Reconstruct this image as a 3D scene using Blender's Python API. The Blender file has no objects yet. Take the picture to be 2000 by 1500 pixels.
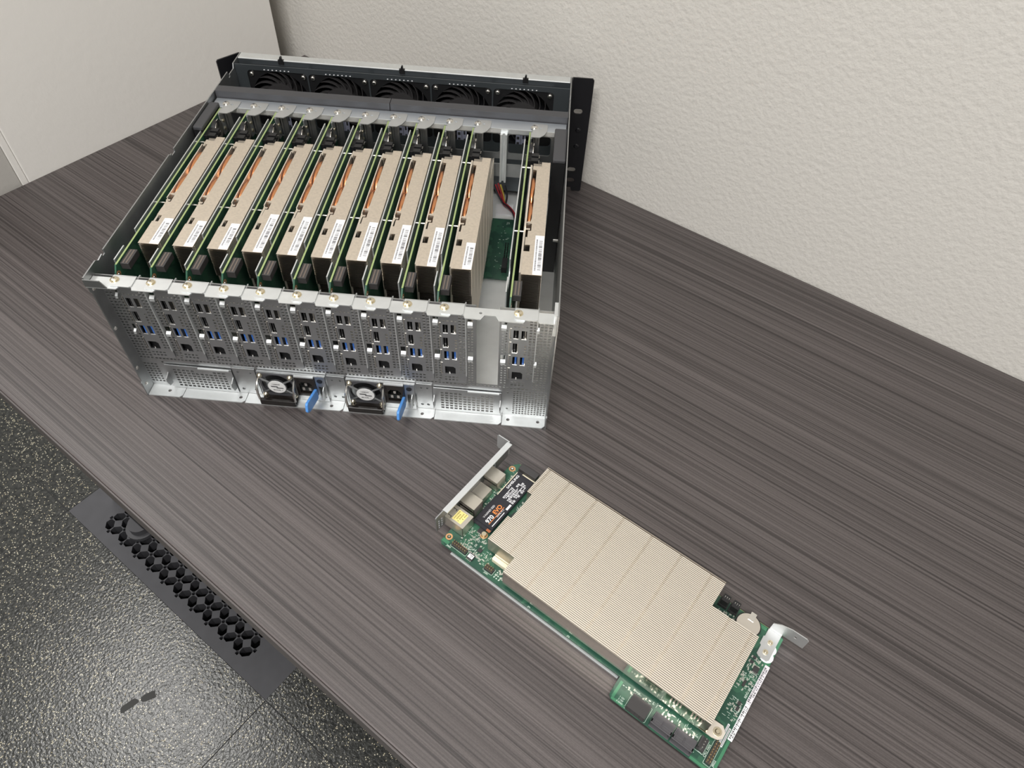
import bpy, bmesh, math, random
from mathutils import Vector, Matrix
from mathutils.geometry import delaunay_2d_cdt

scene = bpy.context.scene
COL = scene.collection
PI = math.pi
TABLE_H = 0.715                      # table top above the floor (m)
CH_ANG = math.radians(32.6)          # yaw of the server chassis against the wall
CH_M = Matrix.Translation((0, 0, TABLE_H)) @ Matrix.Rotation(CH_ANG, 4, 'Z')

# ------------------------------------------------------------------ camera
ROT = [[0.996135800707985, 0.07923130274602358, 0.03789283854542354],
       [0.08500827021579087, -0.7613976565710423, -0.6426874843678261],
       [-0.022069448175717196, 0.6434252165040577, -0.7651907802789617]]
CAM_C = (0.40705530640, -0.4539593937, 0.6107682852)
cam_data = bpy.data.cameras.new('camera')
cam = bpy.data.objects.new('camera', cam_data)
COL.objects.link(cam)
_r = Matrix((ROT[0], [-v for v in ROT[1]], [-v for v in ROT[2]])).transposed().to_4x4()
cam.matrix_world = CH_M @ (Matrix.Translation(CAM_C) @ _r)
cam_data.sensor_fit = 'HORIZONTAL'
cam_data.sensor_width = 36.0
cam_data.lens = 1392.55 / 2000 * 36
scene.cycles.blur_glossy = 0.0
cam_data.clip_start = 0.02
cam_data.clip_end = 50
scene.camera = cam

# ------------------------------------------------------------------ light and exposure
scene.view_settings.view_transform = 'Standard'
scene.view_settings.look = 'None'
scene.view_settings.gamma = 1
scene.view_settings.use_curve_mapping = False
scene.view_settings.exposure = 0.0
world = bpy.data.worlds.new('world')
scene.world = world
world.use_nodes = True
_bg = world.node_tree.nodes['Background']
_bg.inputs['Color'].default_value = (1.0, 0.985, 0.96, 1)
_bg.inputs['Strength'].default_value = 0.30


def ceiling_or_fill_lamp(name, x, y, power, sx=0.6, sy=1.2, col=(1, 0.98, 0.95)):
    d = bpy.data.lights.new(name, 'AREA')
    d.shape = 'RECTANGLE'
    d.size, d.size_y = sx, sy
    d.energy = power
    d.color = col
    o = bpy.data.objects.new(name, d)
    COL.objects.link(o)
    o.location = (x, y, 2.72)
    return o


ceiling_or_fill_lamp('ceiling_or_fill_lamp', -1.35, -0.05, 46)
ceiling_or_fill_lamp('ceiling_or_fill_lamp', 0.85, -1.15, 54, 1.2, 0.32)
ceiling_or_fill_lamp('ceiling_or_fill_lamp', 0.10, -0.35, 10)  # added fill, no fixture of its own: lightens the wall behind the chassis
ceiling_or_fill_lamp('ceiling_or_fill_lamp', 2.0, -1.7, 22)


# ------------------------------------------------------------------ materials
def new_mat(name):
    m = bpy.data.materials.new(name)
    m.use_nodes = True
    return m, m.node_tree.nodes, m.node_tree.links, m.node_tree.nodes['Principled BSDF']


def mat(name, col, rough=0.5, metal=0.0, spec=0.5, vary=0.0, vscale=60.0, bump=0.0, bscale=400.0):
    m, N, L, b = new_mat(name)
    b.inputs['Base Color'].default_value = (*col, 1)
    b.inputs['Roughness'].default_value = rough
    b.inputs['Metallic'].default_value = metal
    b.inputs['Specular IOR Level'].default_value = spec
    if vary or bump:
        tc = N.new('ShaderNodeTexCoord')
    if vary:
        nz = N.new('ShaderNodeTexNoise')
        nz.inputs['Scale'].default_value = vscale
        nz.inputs['Detail'].default_value = 4
        L.new(tc.outputs['Object'], nz.inputs['Vector'])
        r = N.new('ShaderNodeMapRange')
        r.inputs['From Min'].default_value = 0.3
        r.inputs['From Max'].default_value = 0.7
        r.inputs['To Min'].default_value = 1 - vary
        r.inputs['To Max'].default_value = 1 + vary
        L.new(nz.outputs['Fac'], r.inputs['Value'])
        mx = N.new('ShaderNodeMix')
        mx.data_type = 'RGBA'
        mx.blend_type = 'MULTIPLY'
        mx.inputs['Factor'].default_value = 1
        mx.inputs['A'].default_value = (*col, 1)
        L.new(r.outputs['Result'], mx.inputs['B'])
        L.new(mx.outputs['Result'], b.inputs['Base Color'])
    if bump:
        nz = N.new('ShaderNodeTexNoise')
        nz.inputs['Scale'].default_value = bscale
        L.new(tc.outputs['Object'], nz.inputs['Vector'])
        bp = N.new('ShaderNodeBump')
        bp.inputs['Strength'].default_value = bump
        bp.inputs['Distance'].default_value = 0.001
        L.new(nz.outputs['Fac'], bp.inputs['Height'])
        L.new(bp.outputs['Normal'], b.inputs['Normal'])
    return m


def ramp(N, stops, interp='LINEAR'):
    r = N.new('ShaderNodeValToRGB')
    r.color_ramp.interpolation = interp
    e = r.color_ramp.elements
    while len(e) > 1:
        e.remove(e[-1])
    e[0].position, e[0].color = stops[0][0], (*stops[0][1], 1)
    for p, c in stops[1:]:
        k = e.new(p)
        k.color = (*c, 1)
    return r


def mat_table():
    m, N, L, b = new_mat('dark_linear_laminate')
    tc = N.new('ShaderNodeTexCoord')

    def streak(sx, sy, detail):
        mp = N.new('ShaderNodeMapping')
        mp.inputs['Scale'].default_value = (sx, sy, 1)
        nz = N.new('ShaderNodeTexNoise')
        nz.inputs['Scale'].default_value = 1.0
        nz.inputs['Detail'].default_value = detail
        nz.inputs['Roughness'].default_value = 0.6
        L.new(tc.outputs['Object'], mp.inputs['Vector'])
        L.new(mp.outputs['Vector'], nz.inputs['Vector'])
        return nz.outputs['Fac']
    a = streak(1.6, 620, 2)
    c = streak(1.0, 430, 1)
    g = streak(700, 1100, 2)
    m2 = N.new('ShaderNodeMath'); m2.operation = 'MULTIPLY_ADD'
    L.new(g, m2.inputs[0]); m2.inputs[1].default_value = 0.30
    L.new(a, m2.inputs[2])
    m3 = m2
    r = ramp(N, [(0.45, (0.052, 0.0435, 0.0425)), (0.66, (0.082, 0.070, 0.068)), (0.86, (0.112, 0.096, 0.094))])
    L.new(m3.outputs[0], r.inputs['Fac'])
    ln = ramp(N, [(0.35, (0.50, 0.49, 0.49)), (0.45, (0.92, 0.92, 0.92)), (0.60, (1, 1, 1)), (0.72, (1.10, 1.10, 1.10))])
    L.new(c, ln.inputs['Fac'])
    mu = N.new('ShaderNodeMix'); mu.data_type = 'RGBA'; mu.blend_type = 'MULTIPLY'
    mu.inputs['Factor'].default_value = 1
    L.new(r.outputs['Color'], mu.inputs['A']); L.new(ln.outputs['Color'], mu.inputs['B'])
    L.new(mu.outputs['Result'], b.inputs['Base Color'])
    b.inputs['Roughness'].default_value = 0.42
    b.inputs['Specular IOR Level'].default_value = 0.5
    bp = N.new('ShaderNodeBump')
    bp.inputs['Strength'].default_value = 0.25
    bp.inputs['Distance'].default_value = 0.0004
    L.new(m3.outputs[0], bp.inputs['Height'])
    L.new(bp.outputs['Normal'], b.inputs['Normal'])
    return m


def mat_plaster(name, col, strength, scale):
    m, N, L, b = new_mat(name)
    tc = N.new('ShaderNodeTexCoord')
    nz = N.new('ShaderNodeTexNoise')
    nz.inputs['Scale'].default_value = scale
    nz.inputs['Detail'].default_value = 5
    nz.inputs['Roughness'].default_value = 0.55
    L.new(tc.outputs['Object'], nz.inputs['Vector'])
    bp = N.new('ShaderNodeBump')
    bp.inputs['Strength'].default_value = strength
    bp.inputs['Distance'].default_value = 0.003
    L.new(nz.outputs['Fac'], bp.inputs['Height'])
    L.new(bp.outputs['Normal'], b.inputs['Normal'])
    b.inputs['Base Color'].default_value = (*col, 1)
    b.inputs['Roughness'].default_value = 0.7
    b.inputs['Specular IOR Level'].default_value = 0.25
    return m


def mat_floor():
    m, N, L, b = new_mat('speckled_glossy_floor')
    tc = N.new('ShaderNodeTexCoord')
    v = N.new('ShaderNodeTexVoronoi')
    v.inputs['Scale'].default_value = 330
    L.new(tc.outputs['Object'], v.inputs['Vector'])
    nz = N.new('ShaderNodeTexNoise')
    nz.inputs['Scale'].default_value = 120
    nz.inputs['Detail'].default_value = 3
    L.new(tc.outputs['Object'], nz.inputs['Vector'])
    # flakes: cells whose random value is high and whose centre is near
    sep = N.new('ShaderNodeSeparateColor')
    L.new(v.outputs['Color'], sep.inputs['Color'])
    th = N.new('ShaderNodeMath'); th.operation = 'GREATER_THAN'
    L.new(sep.outputs['Red'], th.inputs[0]); th.inputs[1].default_value = 0.70
    d = N.new('ShaderNodeMath'); d.operation = 'LESS_THAN'
    dd = N.new('ShaderNodeMath'); dd.operation = 'MULTIPLY_ADD'
    L.new(nz.outputs['Fac'], dd.inputs[0]); dd.inputs[1].default_value = -0.5
    L.new(v.outputs['Distance'], dd.inputs[2])
    L.new(dd.outputs[0], d.inputs[0]); d.inputs[1].default_value = 0.10
    fl = N.new('ShaderNodeMath'); fl.operation = 'MULTIPLY'
    L.new(th.outputs[0], fl.inputs[0]); L.new(d.outputs[0], fl.inputs[1])
    fc = ramp(N, [(0.0, (0.42, 0.38, 0.26)), (0.5, (0.55, 0.52, 0.42)), (1.0, (0.30, 0.25, 0.16))])
    L.new(sep.outputs['Green'], fc.inputs['Fac'])
    base = ramp(N, [(0.35, (0.018, 0.019, 0.018)), (0.7, (0.055, 0.055, 0.050))])
    L.new(nz.outputs['Fac'], base.inputs['Fac'])
    mx = N.new('ShaderNodeMix'); mx.data_type = 'RGBA'
    L.new(fl.outputs[0], mx.inputs['Factor'])
    L.new(base.outputs['Color'], mx.inputs['A'])
    L.new(fc.outputs['Color'], mx.inputs['B'])
    L.new(mx.outputs['Result'], b.inputs['Base Color'])
    b.inputs['Roughness'].default_value = 0.24
    n2 = N.new('ShaderNodeTexNoise')
    n2.inputs['Scale'].default_value = 210
    n2.inputs['Detail'].default_value = 2
    L.new(tc.outputs['Object'], n2.inputs['Vector'])
    bp = N.new('ShaderNodeBump')
    bp.inputs['Strength'].default_value = 0.45
    bp.inputs['Distance'].default_value = 0.0016
    L.new(n2.outputs['Fac'], bp.inputs['Height'])
    L.new(bp.outputs['Normal'], b.inputs['Normal'])
    return m


def mat_pcb():
    m, N, L, b = new_mat('green_solder_mask')
    tc = N.new('ShaderNodeTexCoord')
    v = N.new('ShaderNodeTexVoronoi')
    v.distance = 'MANHATTAN'
    v.inputs['Scale'].default_value = 90
    L.new(tc.outputs['Object'], v.inputs['Vector'])
    r = ramp(N, [(0.0, (0.015, 0.062, 0.041)), (0.5, (0.020, 0.076, 0.049)), (0.85, (0.032, 0.112, 0.066))])
    sep = N.new('ShaderNodeSeparateColor')
    L.new(v.outputs['Color'], sep.inputs['Color'])
    L.new(sep.outputs['Red'], r.inputs['Fac'])
    L.new(r.outputs['Color'], b.inputs['Base Color'])
    b.inputs['Roughness'].default_value = 0.35
    return m


M = {}
M['table'] = mat_table()
M['wall'] = mat_plaster('textured_wall_paint', (0.70, 0.675, 0.63), 0.42, 150)
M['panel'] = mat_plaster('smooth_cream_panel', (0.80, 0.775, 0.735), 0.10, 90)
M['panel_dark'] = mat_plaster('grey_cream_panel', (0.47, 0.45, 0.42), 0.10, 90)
M['floor'] = mat_floor()
M['pcb'] = mat_pcb()
M['pcb_edge'] = mat('green_board_edge', (0.30, 0.38, 0.16), 0.5)
M['zinc'] = mat('galvanised_steel', (0.45, 0.46, 0.465), 0.42, 1.0, vary=0.10, vscale=45)
M['zinc_dark'] = mat('dull_galvanised_steel', (0.36, 0.37, 0.37), 0.5, 1.0, vary=0.12, vscale=45)
M['fan_wall'] = mat('shaded_bluish_steel', (0.15, 0.17, 0.185), 0.5, 0.9)  # steel darkened in colour for the dim light on fan wall and lip
M['pan'] = mat('white_zinc_floor', (0.86, 0.87, 0.86), 0.5, 0.35, vary=0.04, vscale=50)
M['rail'] = mat('bluish_zinc_rail', (0.62, 0.66, 0.71), 0.45, 0.9, vary=0.04, vscale=40)
M['zinc_white'] = mat('bright_zinc_plate', (0.74, 0.76, 0.76), 0.5, 0.85, vary=0.05, vscale=60)
M['bracket'] = mat('grey_zinc_bracket', (0.46, 0.47, 0.48), 0.48, 1.0, vary=0.05, vscale=60)
M['nickel'] = mat('champagne_nickel_fins', (0.80, 0.73, 0.63), 0.40, 0.75, vary=0.05, vscale=30)
M['fin_shade'] = mat('shade_darkened_nickel', (0.46, 0.42, 0.37), 0.35, 1.0)  # nickel darkened so the colour carries the shade between the fins
M['fin_top'] = mat('champagne_fin_sheet', (0.68, 0.60, 0.50), 0.48, 0.7, vary=0.07, vscale=400)
M['fin_edge'] = mat('champagne_fin_edges', (0.90, 0.83, 0.73), 0.42, 0.75)
M['side_fin'] = mat('smooth_nickel_sheet', (0.80, 0.74, 0.66), 0.11, 1.0)
M['copper'] = mat('copper_heat_pipe', (0.80, 0.36, 0.17), 0.28, 1.0)
M['black'] = mat('black_plastic', (0.010, 0.010, 0.011), 0.45)
M['black_metal'] = mat('black_powder_coat', (0.006, 0.006, 0.008), 0.35)
M['gloss_black'] = mat('glossy_black_plastic', (0.012, 0.010, 0.009), 0.18)
M['grey_plastic'] = mat('charcoal_plastic', (0.055, 0.055, 0.060), 0.5)
M['conn'] = mat('dark_connector_plastic', (0.045, 0.042, 0.042), 0.45)
M['sata'] = mat('grey_black_connector_plastic', (0.065, 0.062, 0.068), 0.5)
M['cream'] = mat('cream_connector_plastic', (0.80, 0.74, 0.56), 0.45)
M['pins_brown'] = mat('brown_contact_row', (0.16, 0.13, 0.11), 0.4, 0.3)
M['white'] = mat('white_label_paper', (0.86, 0.86, 0.88), 0.55)
M['silk'] = mat('white_silkscreen', (0.52, 0.62, 0.55), 0.6)
M['ink'] = mat('black_ink', (0.05, 0.05, 0.055), 0.6)
M['yellow'] = mat('yellow_label', (0.86, 0.72, 0.26), 0.55)
M['orange'] = mat('orange_print', (0.90, 0.28, 0.06), 0.5)
M['ring'] = mat('bare_copper_ring', (0.62, 0.33, 0.16), 0.4, 0.4)
M['zinc_tab'] = mat('zinc_tab_plate', (0.60, 0.61, 0.61), 0.5, 0.85, vary=0.04, vscale=60)
M['gold'] = mat('gold_plating', (0.86, 0.62, 0.30), 0.3, 1.0)
M['brass'] = mat('brass_screw', (0.82, 0.74, 0.56), 0.28, 1.0)
M['steel'] = mat('polished_steel', (0.78, 0.76, 0.72), 0.25, 1.0)
M['shell'] = mat('tinned_port_shell', (0.72, 0.68, 0.60), 0.33, 0.9)
M['cell'] = mat('coin_cell_steel', (0.78, 0.73, 0.66), 0.34, 1.0)
M['blue'] = mat('blue_latch_plastic', (0.10, 0.32, 0.78), 0.42)
M['usb_blue'] = mat('blue_port_tongue', (0.03, 0.13, 0.45), 0.45)
M['chip'] = mat('chip_epoxy', (0.035, 0.033, 0.034), 0.5)
M['ssd'] = mat('ssd_black_label', (0.018, 0.018, 0.024), 0.4)
M['grille'] = mat('dark_grey_cast_grille', (0.052, 0.052, 0.058), 0.6, vary=0.08, vscale=40)
M['void'] = mat('dark_plenum', (0.006, 0.006, 0.006), 0.9)
M['red'] = mat('red_wire', (0.40, 0.012, 0.025), 0.4)
M['yellow_wire'] = mat('yellow_wire', (0.62, 0.44, 0.06), 0.4)
M['black_wire'] = mat('black_wire', (0.012, 0.012, 0.02), 0.4)
M['hub'] = mat('silver_hub_label', (0.72, 0.72, 0.71), 0.5)
M['sticker_blue'] = mat('pale_blue_sticker', (0.46, 0.48, 0.62), 0.5)
M['seam'] = mat('floor_seam_filler', (0.012, 0.012, 0.012), 0.8)
M['edge_band'] = mat('dark_edge_band', (0.085, 0.074, 0.072), 0.42)
M['scuff'] = mat('dark_scuff', (0.018, 0.018, 0.016), 0.6)
M['smd'] = mat('solder_and_parts', (0.50, 0.52, 0.46), 0.4, 0.5)


# ------------------------------------------------------------------ mesh builder (millimetres)
class MB:
    def __init__(s, xf=None):
        s.v, s.f, s.xf = [], [], xf

    def add(s, vs, fs):
        b = len(s.v)
        s.v += [s.xf @ Vector(p) for p in vs] if s.xf else [tuple(p) for p in vs]
        s.f += [tuple(b + i for i in f) for f in fs]
        return s

    def box(s, x0, x1, y0, y1, z0, z1):
        if x0 > x1: x0, x1 = x1, x0
        if y0 > y1: y0, y1 = y1, y0
        if z0 > z1: z0, z1 = z1, z0
        vs = [(x, y, z) for z in (z0, z1) for y in (y0, y1) for x in (x0, x1)]
        return s.add(vs, [(0, 2, 3, 1), (4, 5, 7, 6), (0, 1, 5, 4), (2, 6, 7, 3), (0, 4, 6, 2), (1, 3, 7, 5)])

    @staticmethod
    def _p(axis, a, b, t):
        return {'x': (t, a, b), 'y': (a, t, b), 'z': (a, b, t)}[axis]

    def prism(s, poly, axis, t0, t1):
        n = len(poly)
        vs = [s._p(axis, a, b, t0) for a, b in poly] + [s._p(axis, a, b, t1) for a, b in poly]
        fs = [tuple(range(n)), tuple(range(2 * n - 1, n - 1, -1))]
        fs += [(i, i + n, (i + 1) % n + n, (i + 1) % n) for i in range(n)]
        return s.add(vs, fs)

    def plate(s, outer, holes, axis, t0, t1):
        """flat sheet with real holes cut through it"""
        pts, edges, faces = [], [], []
        for loop in [outer] + holes:
            b = len(pts)
            pts += [Vector(p) for p in loop]
            n = len(loop)
            faces.append([b + i for i in range(n)])
        vv, ee, ff, ov, oe, of = delaunay_2d_cdt(pts, [], faces, 2, 1e-5)
        n = len(vv)
        vs = [s._p(axis, p[0], p[1], t0) for p in vv] + [s._p(axis, p[0], p[1], t1) for p in vv]
        fs = [tuple(f) for f in ff] + [tuple(i + n for i in reversed(f)) for f in ff]
        cnt = {}
        for f in ff:
            for i in range(len(f)):
                a, b = f[i], f[(i + 1) % len(f)]
                cnt.setdefault((min(a, b), max(a, b)), []).append((a, b))
        for k, l in cnt.items():
            if len(l) == 1:
                a, b = l[0]
                fs.append((b, a, a + n, b + n))
        return s.add(vs, fs)

    def cyl(s, c, axis, r, t0, t1, n=16, r1=None):
        r1 = r if r1 is None else r1
        a = [(math.cos(2 * PI * i / n), math.sin(2 * PI * i / n)) for i in range(n)]
        vs = [s._p(axis, c[0] + r * x, c[1] + r * y, t0) for x, y in a] + [s._p(axis, c[0] + r1 * x, c[1] + r1 * y, t1) for x, y in a]
        fs = [tuple(range(n)), tuple(range(2 * n - 1, n - 1, -1))]
        fs += [(i, i + n, (i + 1) % n + n, (i + 1) % n) for i in range(n)]
        return s.add(vs, fs)

    def tube(s, path, r, n=8):
        path = [Vector(p) for p in path]
        vs, fs = [], []
        prev = None
        for i, p in enumerate(path):
            d = (path[min(i + 1, len(path) - 1)] - path[max(i - 1, 0)]).normalized()
            u = prev if prev is not None else (Vector((0, 0, 1)) if abs(d.z) < 0.9 else Vector((1, 0, 0)))
            u = (u - d * u.dot(d)).normalized()
            prev = u
            w = d.cross(u)
            vs += [p + u * (r * math.cos(2 * PI * k / n)) + w * (r * math.sin(2 * PI * k / n)) for k in range(n)]
        for i in range(len(path) - 1):
            for k in range(n):
                fs.append((i * n + k, i * n + (k + 1) % n, (i + 1) * n + (k + 1) % n, (i + 1) * n + k))
        fs.append(tuple(range(n - 1, -1, -1)))
        fs.append(tuple(range((len(path) - 1) * n, len(path) * n)))
        return s.add(vs, fs)

    def mesh(s, name, m, smooth=False):
        me = bpy.data.meshes.new(name)
        me.from_pydata([(p[0] / 1000, p[1] / 1000, p[2] / 1000) for p in s.v], [], s.f)
        bm = bmesh.new()
        bm.from_mesh(me)
        bmesh.ops.recalc_face_normals(bm, faces=bm.faces)
        bm.to_mesh(me)
        bm.free()
        me.materials.append(M[m] if isinstance(m, str) else m)
        if smooth:
            me.polygons.foreach_set('use_smooth', [True] * len(me.polygons))
            me.set_sharp_from_angle(angle=math.radians(35))
        return me

    def build(s, name, m, parent=None, smooth=False, bevel=0.0, label=None):
        o = bpy.data.objects.new(name, s.mesh(name, m, smooth))
        COL.objects.link(o)
        if parent is not None:
            o.parent = parent
        if bevel:
            b = o.modifiers.new('bevel', 'BEVEL')
            b.width = bevel / 1000
            b.segments = 2
            b.limit_method = 'ANGLE'
        if label:
            o['label'] = label
        return o


def rrect(x0, x1, y0, y1, r, n=3):
    out = []
    for cx, cy, a0 in ((x1 - r, y1 - r, 0), (x0 + r, y1 - r, 90), (x0 + r, y0 + r, 180), (x1 - r, y0 + r, 270)):
        for k in range(n + 1):
            a = math.radians(a0 + 90 * k / n)
            out.append((cx + r * math.cos(a), cy + r * math.sin(a)))
    return out


def rect(x0, x1, y0, y1):
    return [(x0, y0), (x1, y0), (x1, y1), (x0, y1)]


def circ(cx, cy, r, n=14):
    return [(cx + r * math.cos(2 * PI * i / n), cy + r * math.sin(2 * PI * i / n)) for i in range(n)]


def tag(o, label, cat, group=None, kind=None):
    o['label'] = label
    o['category'] = cat
    if group:
        o['group'] = group
    if kind:
        o['kind'] = kind
    return o


def struct(o):
    o['kind'] = 'structure'
    return o


def thing(name, label, cat, mw, group=None):
    o = bpy.data.objects.new(name, None)
    o.empty_display_size = 0.02
    COL.objects.link(o)
    o.matrix_world = mw
    return tag(o, label, cat, group)


KIDS = {}


def kids(o):
    return [c for c in bpy.data.objects if c.parent == o]


def copy_tree(o, parent=None, skip=()):
    c = o.copy()
    COL.objects.link(c)
    if parent is not None:
        c.parent = parent
    for k in kids(o):
        if k.get('variant') in skip and k.get('variant') is not None:
            continue
        copy_tree(k, c, skip)
    return c


def text_mesh(body, size, depth=0.0, bold=False):
    cu = bpy.data.curves.new('t', 'FONT')
    cu.body = body
    cu.size = size
    cu.align_x, cu.align_y = 'CENTER', 'CENTER'
    if bold:
        cu.offset = size * 0.022
    to = bpy.data.objects.new('t', cu)
    COL.objects.link(to)
    bpy.context.view_layer.update()
    me = to.to_mesh()
    vs = [tuple(v.co) for v in me.vertices]
    fs = [tuple(p.vertices) for p in me.polygons]
    to.to_mesh_clear()
    bpy.data.objects.remove(to)
    bpy.data.curves.remove(cu)
    return vs, fs


def put_text(mb, body, size, org, right, up, bold=False, sx=1.0):
    """lay letters (size in mm) on the plane spanned by right/up through org"""
    vs, fs = text_mesh(body, size, bold=bold)
    org, right, up = Vector(org), Vector(right), Vector(up)
    mb.add([org + right * (v[0] * sx) + up * v[1] for v in vs], fs)


def W(p):                            # chassis millimetres -> world matrix translation
    return CH_M @ Matrix.Translation((p[0] / 1000, p[1] / 1000, p[2] / 1000))


def screw_mb(mb, c, axis, t, r=2.9, sgn=1):
    """pan head screw with a washer and a cross recess ridge"""
    mb.cyl(c, axis, r * 1.28, t, t + sgn * 0.5, 20)
    mb.cyl(c, axis, r, t + sgn * 0.5, t + sgn * 1.5, 20)
    mb.cyl(c, axis, r, t + sgn * 1.5, t + sgn * 2.3, 20, r * 0.62)
    return mb


# ================================================================== THE ROOM
LEFT_X, BACK_Y, FRONT_Y = -0.4575, 0.641, -0.094
z0w = -TABLE_H * 1000


def wbox(name, x0, x1, y0, y1, z0, z1, m, bevel=0.0):
    return MB().box(x0 * 1000, x1 * 1000, y0 * 1000, y1 * 1000, z0 * 1000, z1 * 1000).build(name, m, bevel=bevel)


struct(wbox('wall_back', -1.6, 3.2, BACK_Y, BACK_Y + 0.12, 0, 2.75, 'wall'))
_wl = MB().prism([((LEFT_X) * 1000, 128.5), ((LEFT_X) * 1000, 590), ((LEFT_X - 0.5) * 1000, 590), ((LEFT_X - 0.5) * 1000, 540), ((LEFT_X - 0.05) * 1000, 540), ((LEFT_X - 0.05) * 1000, 128.5)], 'z', 0, 2400)  # unseen return leg at the far end is added to block light through the gap
struct(_wl.build('wall_left', 'panel', bevel=1.5))
t = struct(wbox('trim_1', LEFT_X - 0.05, LEFT_X - 0.0015, 0.1195, 0.1282, 0.0, 2.4, 'panel', 1.0))
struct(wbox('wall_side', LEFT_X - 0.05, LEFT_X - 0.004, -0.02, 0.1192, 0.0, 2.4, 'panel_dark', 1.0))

# floor with the opening of the vented tile, and dark joints on the 606 mm grid
GX0, GX1, GY0, GY1 = -0.551, 0.0556, -0.092, 0.5145
fl = MB()
fl.plate(rect(-2600, 3200, -2600, 760), [rect(GX0 * 1000, GX1 * 1000, GY0 * 1000, GY1 * 1000)], 'z', -60, 0)
struct(fl.build('floor', 'floor'))
sm = MB()
P = 606.6
for k in range(-4, 6):
    x = GX1 * 1000 + k * P
    if -2500 < x < 3100:
        sm.box(x - 0.9, x + 0.9, -2500, GY0 * 1000 - 0.5, -1, 0.25)
for k in range(-4, 1):
    y = GY0 * 1000 + k * P
    x0 = GX1 * 1000 if k == 0 else -2500
    sm.box(x0, 3100, y - 0.9, y + 0.9, -1, 0.25)
    if k == 0:
        sm.box(-2500, GX0 * 1000, y - 0.9, y + 0.9, -1, 0.25)
struct(sm.build('trim_2', 'seam'))
px0, px1, py0, py1 = GX0 * 1000 - 20, GX1 * 1000 + 20, GY0 * 1000 - 20, GY1 * 1000 + 20
pl = MB().box(px0, px1, py0, py1, -330, -325).box(px0 - 5, px0, py0, py1, -330, -61).box(px1, px1 + 5, py0, py1, -330, -61).box(px0, px1, py0 - 5, py0, -330, -61).box(px0, px1, py1, py1 + 5, -330, -61)
struct(pl.build('floor_plenum', 'void'))

# vented floor tile: octagon-and-square lattice
gx0, gx1, gy0, gy1 = GX0 * 1000 + 0.6, GX1 * 1000 - 0.6, GY0 * 1000 + 0.6, GY1 * 1000 - 0.6
holes = []
gp = 31.2
LX0, LX1, LY0, LY1 = gx0 + 66, gx1 - 66, gy0 + 7, gy1 - 66
R45 = math.radians(45)


def lat(u, v):
    return ((gx0 + gx1) / 2 + (u * math.cos(R45) - v * math.sin(R45)) * gp, LY0 + 16 + (u * math.sin(R45) + v * math.cos(R45)) * gp)


def lathole(u, v, pts):
    q = [lat(u + a, v + b) for a, b in pts]
    if all(LX0 < x < LX1 and LY0 < y < LY1 for x, y in q):
        holes.append(q)


ha, hb = 0.42, 0.265
hx = [(ha, 0), (ha * 0.5, hb), (-ha * 0.5, hb), (-ha, 0), (-ha * 0.5, -hb), (ha * 0.5, -hb)]
for i in range(-16, 24):
    for j in range(-16, 24):
        lathole(i + 0.5, j, [(b, a) for a, b in hx][::-1])
        lathole(i, j + 0.5, hx)
        lathole(i + 0.5, j + 0.5, [(0.0, -0.14), (0.14, 0.0), (0.0, 0.14), (-0.14, 0.0)])
g = MB().plate(rect(gx0, gx1, gy0, gy1), holes, 'z', -26, -0.4)
gr = g.build('vented_floor_tile', 'grille')
tag(gr, 'dark grey vented floor tile with honeycomb openings, partly under the table', 'floor vent')

sc = MB()
random.seed(4)
for (cx, cy, L_, W_, a) in ((-108.5, -210.5, 24, 13, 1.1), (-122.5, -240, 30, 12, 1.35)):
    pts = []
    for k in range(18):
        t_ = 2 * PI * k / 18
        rr = 1 + 0.12 * math.sin(3 * t_ + cx)
        u, v_ = math.copysign(abs(math.cos(t_)) ** 0.5, math.cos(t_)) * L_ / 2 * rr, math.copysign(abs(math.sin(t_)) ** 0.5, math.sin(t_)) * W_ / 2
        pts.append((cx + u * math.cos(a) - v_ * math.sin(a), cy + u * math.sin(a) + v_ * math.cos(a)))
    sc.prism(pts, 'z', 0.02, 0.3)
tag(sc.build('scuff_mark', 'scuff'), 'dark scuff smear on the glossy speckled floor tile', 'stain')

# ------------------------------------------------------------------ table
table = thing('table', 'long table with dark grey-brown linear wood-grain top against the wall', 'table', Matrix.Identity(4))
MB().box(LEFT_X * 1000 + 0.8, 2300, FRONT_Y * 1000 + 1.5, BACK_Y * 1000 - 2, TABLE_H * 1000 - 28, TABLE_H * 1000).build('tabletop', 'table', table, bevel=1.2)
MB().box(LEFT_X * 1000 + 0.8, 2300, FRONT_Y * 1000 - 0.6, FRONT_Y * 1000 + 1.4, TABLE_H * 1000 - 28, TABLE_H * 1000 - 0.6).build('edge_band', 'edge_band', table, bevel=0.6)
for lx in (-398, 2100):
    lo = MB().box(lx - 30, lx + 30, 240, 330, 50, TABLE_H * 1000 - 28).build('leg', 'black', table, bevel=4)
    MB().box(lx - 26, lx + 26, -26, 575, 22, 52).build('foot_bar', 'black', lo, bevel=6)
    for gy in (-22, 565):
        ft = MB().cyl((lx, gy), 'z', 30, 0.5, 9, 28).cyl((lx, gy), 'z', 22, 9, 24, 28)
        ft.build('glide_foot', 'grey_plastic', lo, smooth=True)

# ================================================================== SERVER CHASSIS
CW, CD, CHH = 430.0, 437.0, 167.5
XS = [16 + 33.6 * i for i in range(10)] + [385.5]
ALLX = [16 + 33.6 * i for i in range(11)] + [385.5]
ch = thing('server_chassis', 'open grey steel rack server chassis standing on the table, lid off', 'server', CH_M)

MB().box(0, CW, 15, CD, 0.2, 1.4).build('base_pan', 'pan', ch)
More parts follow.
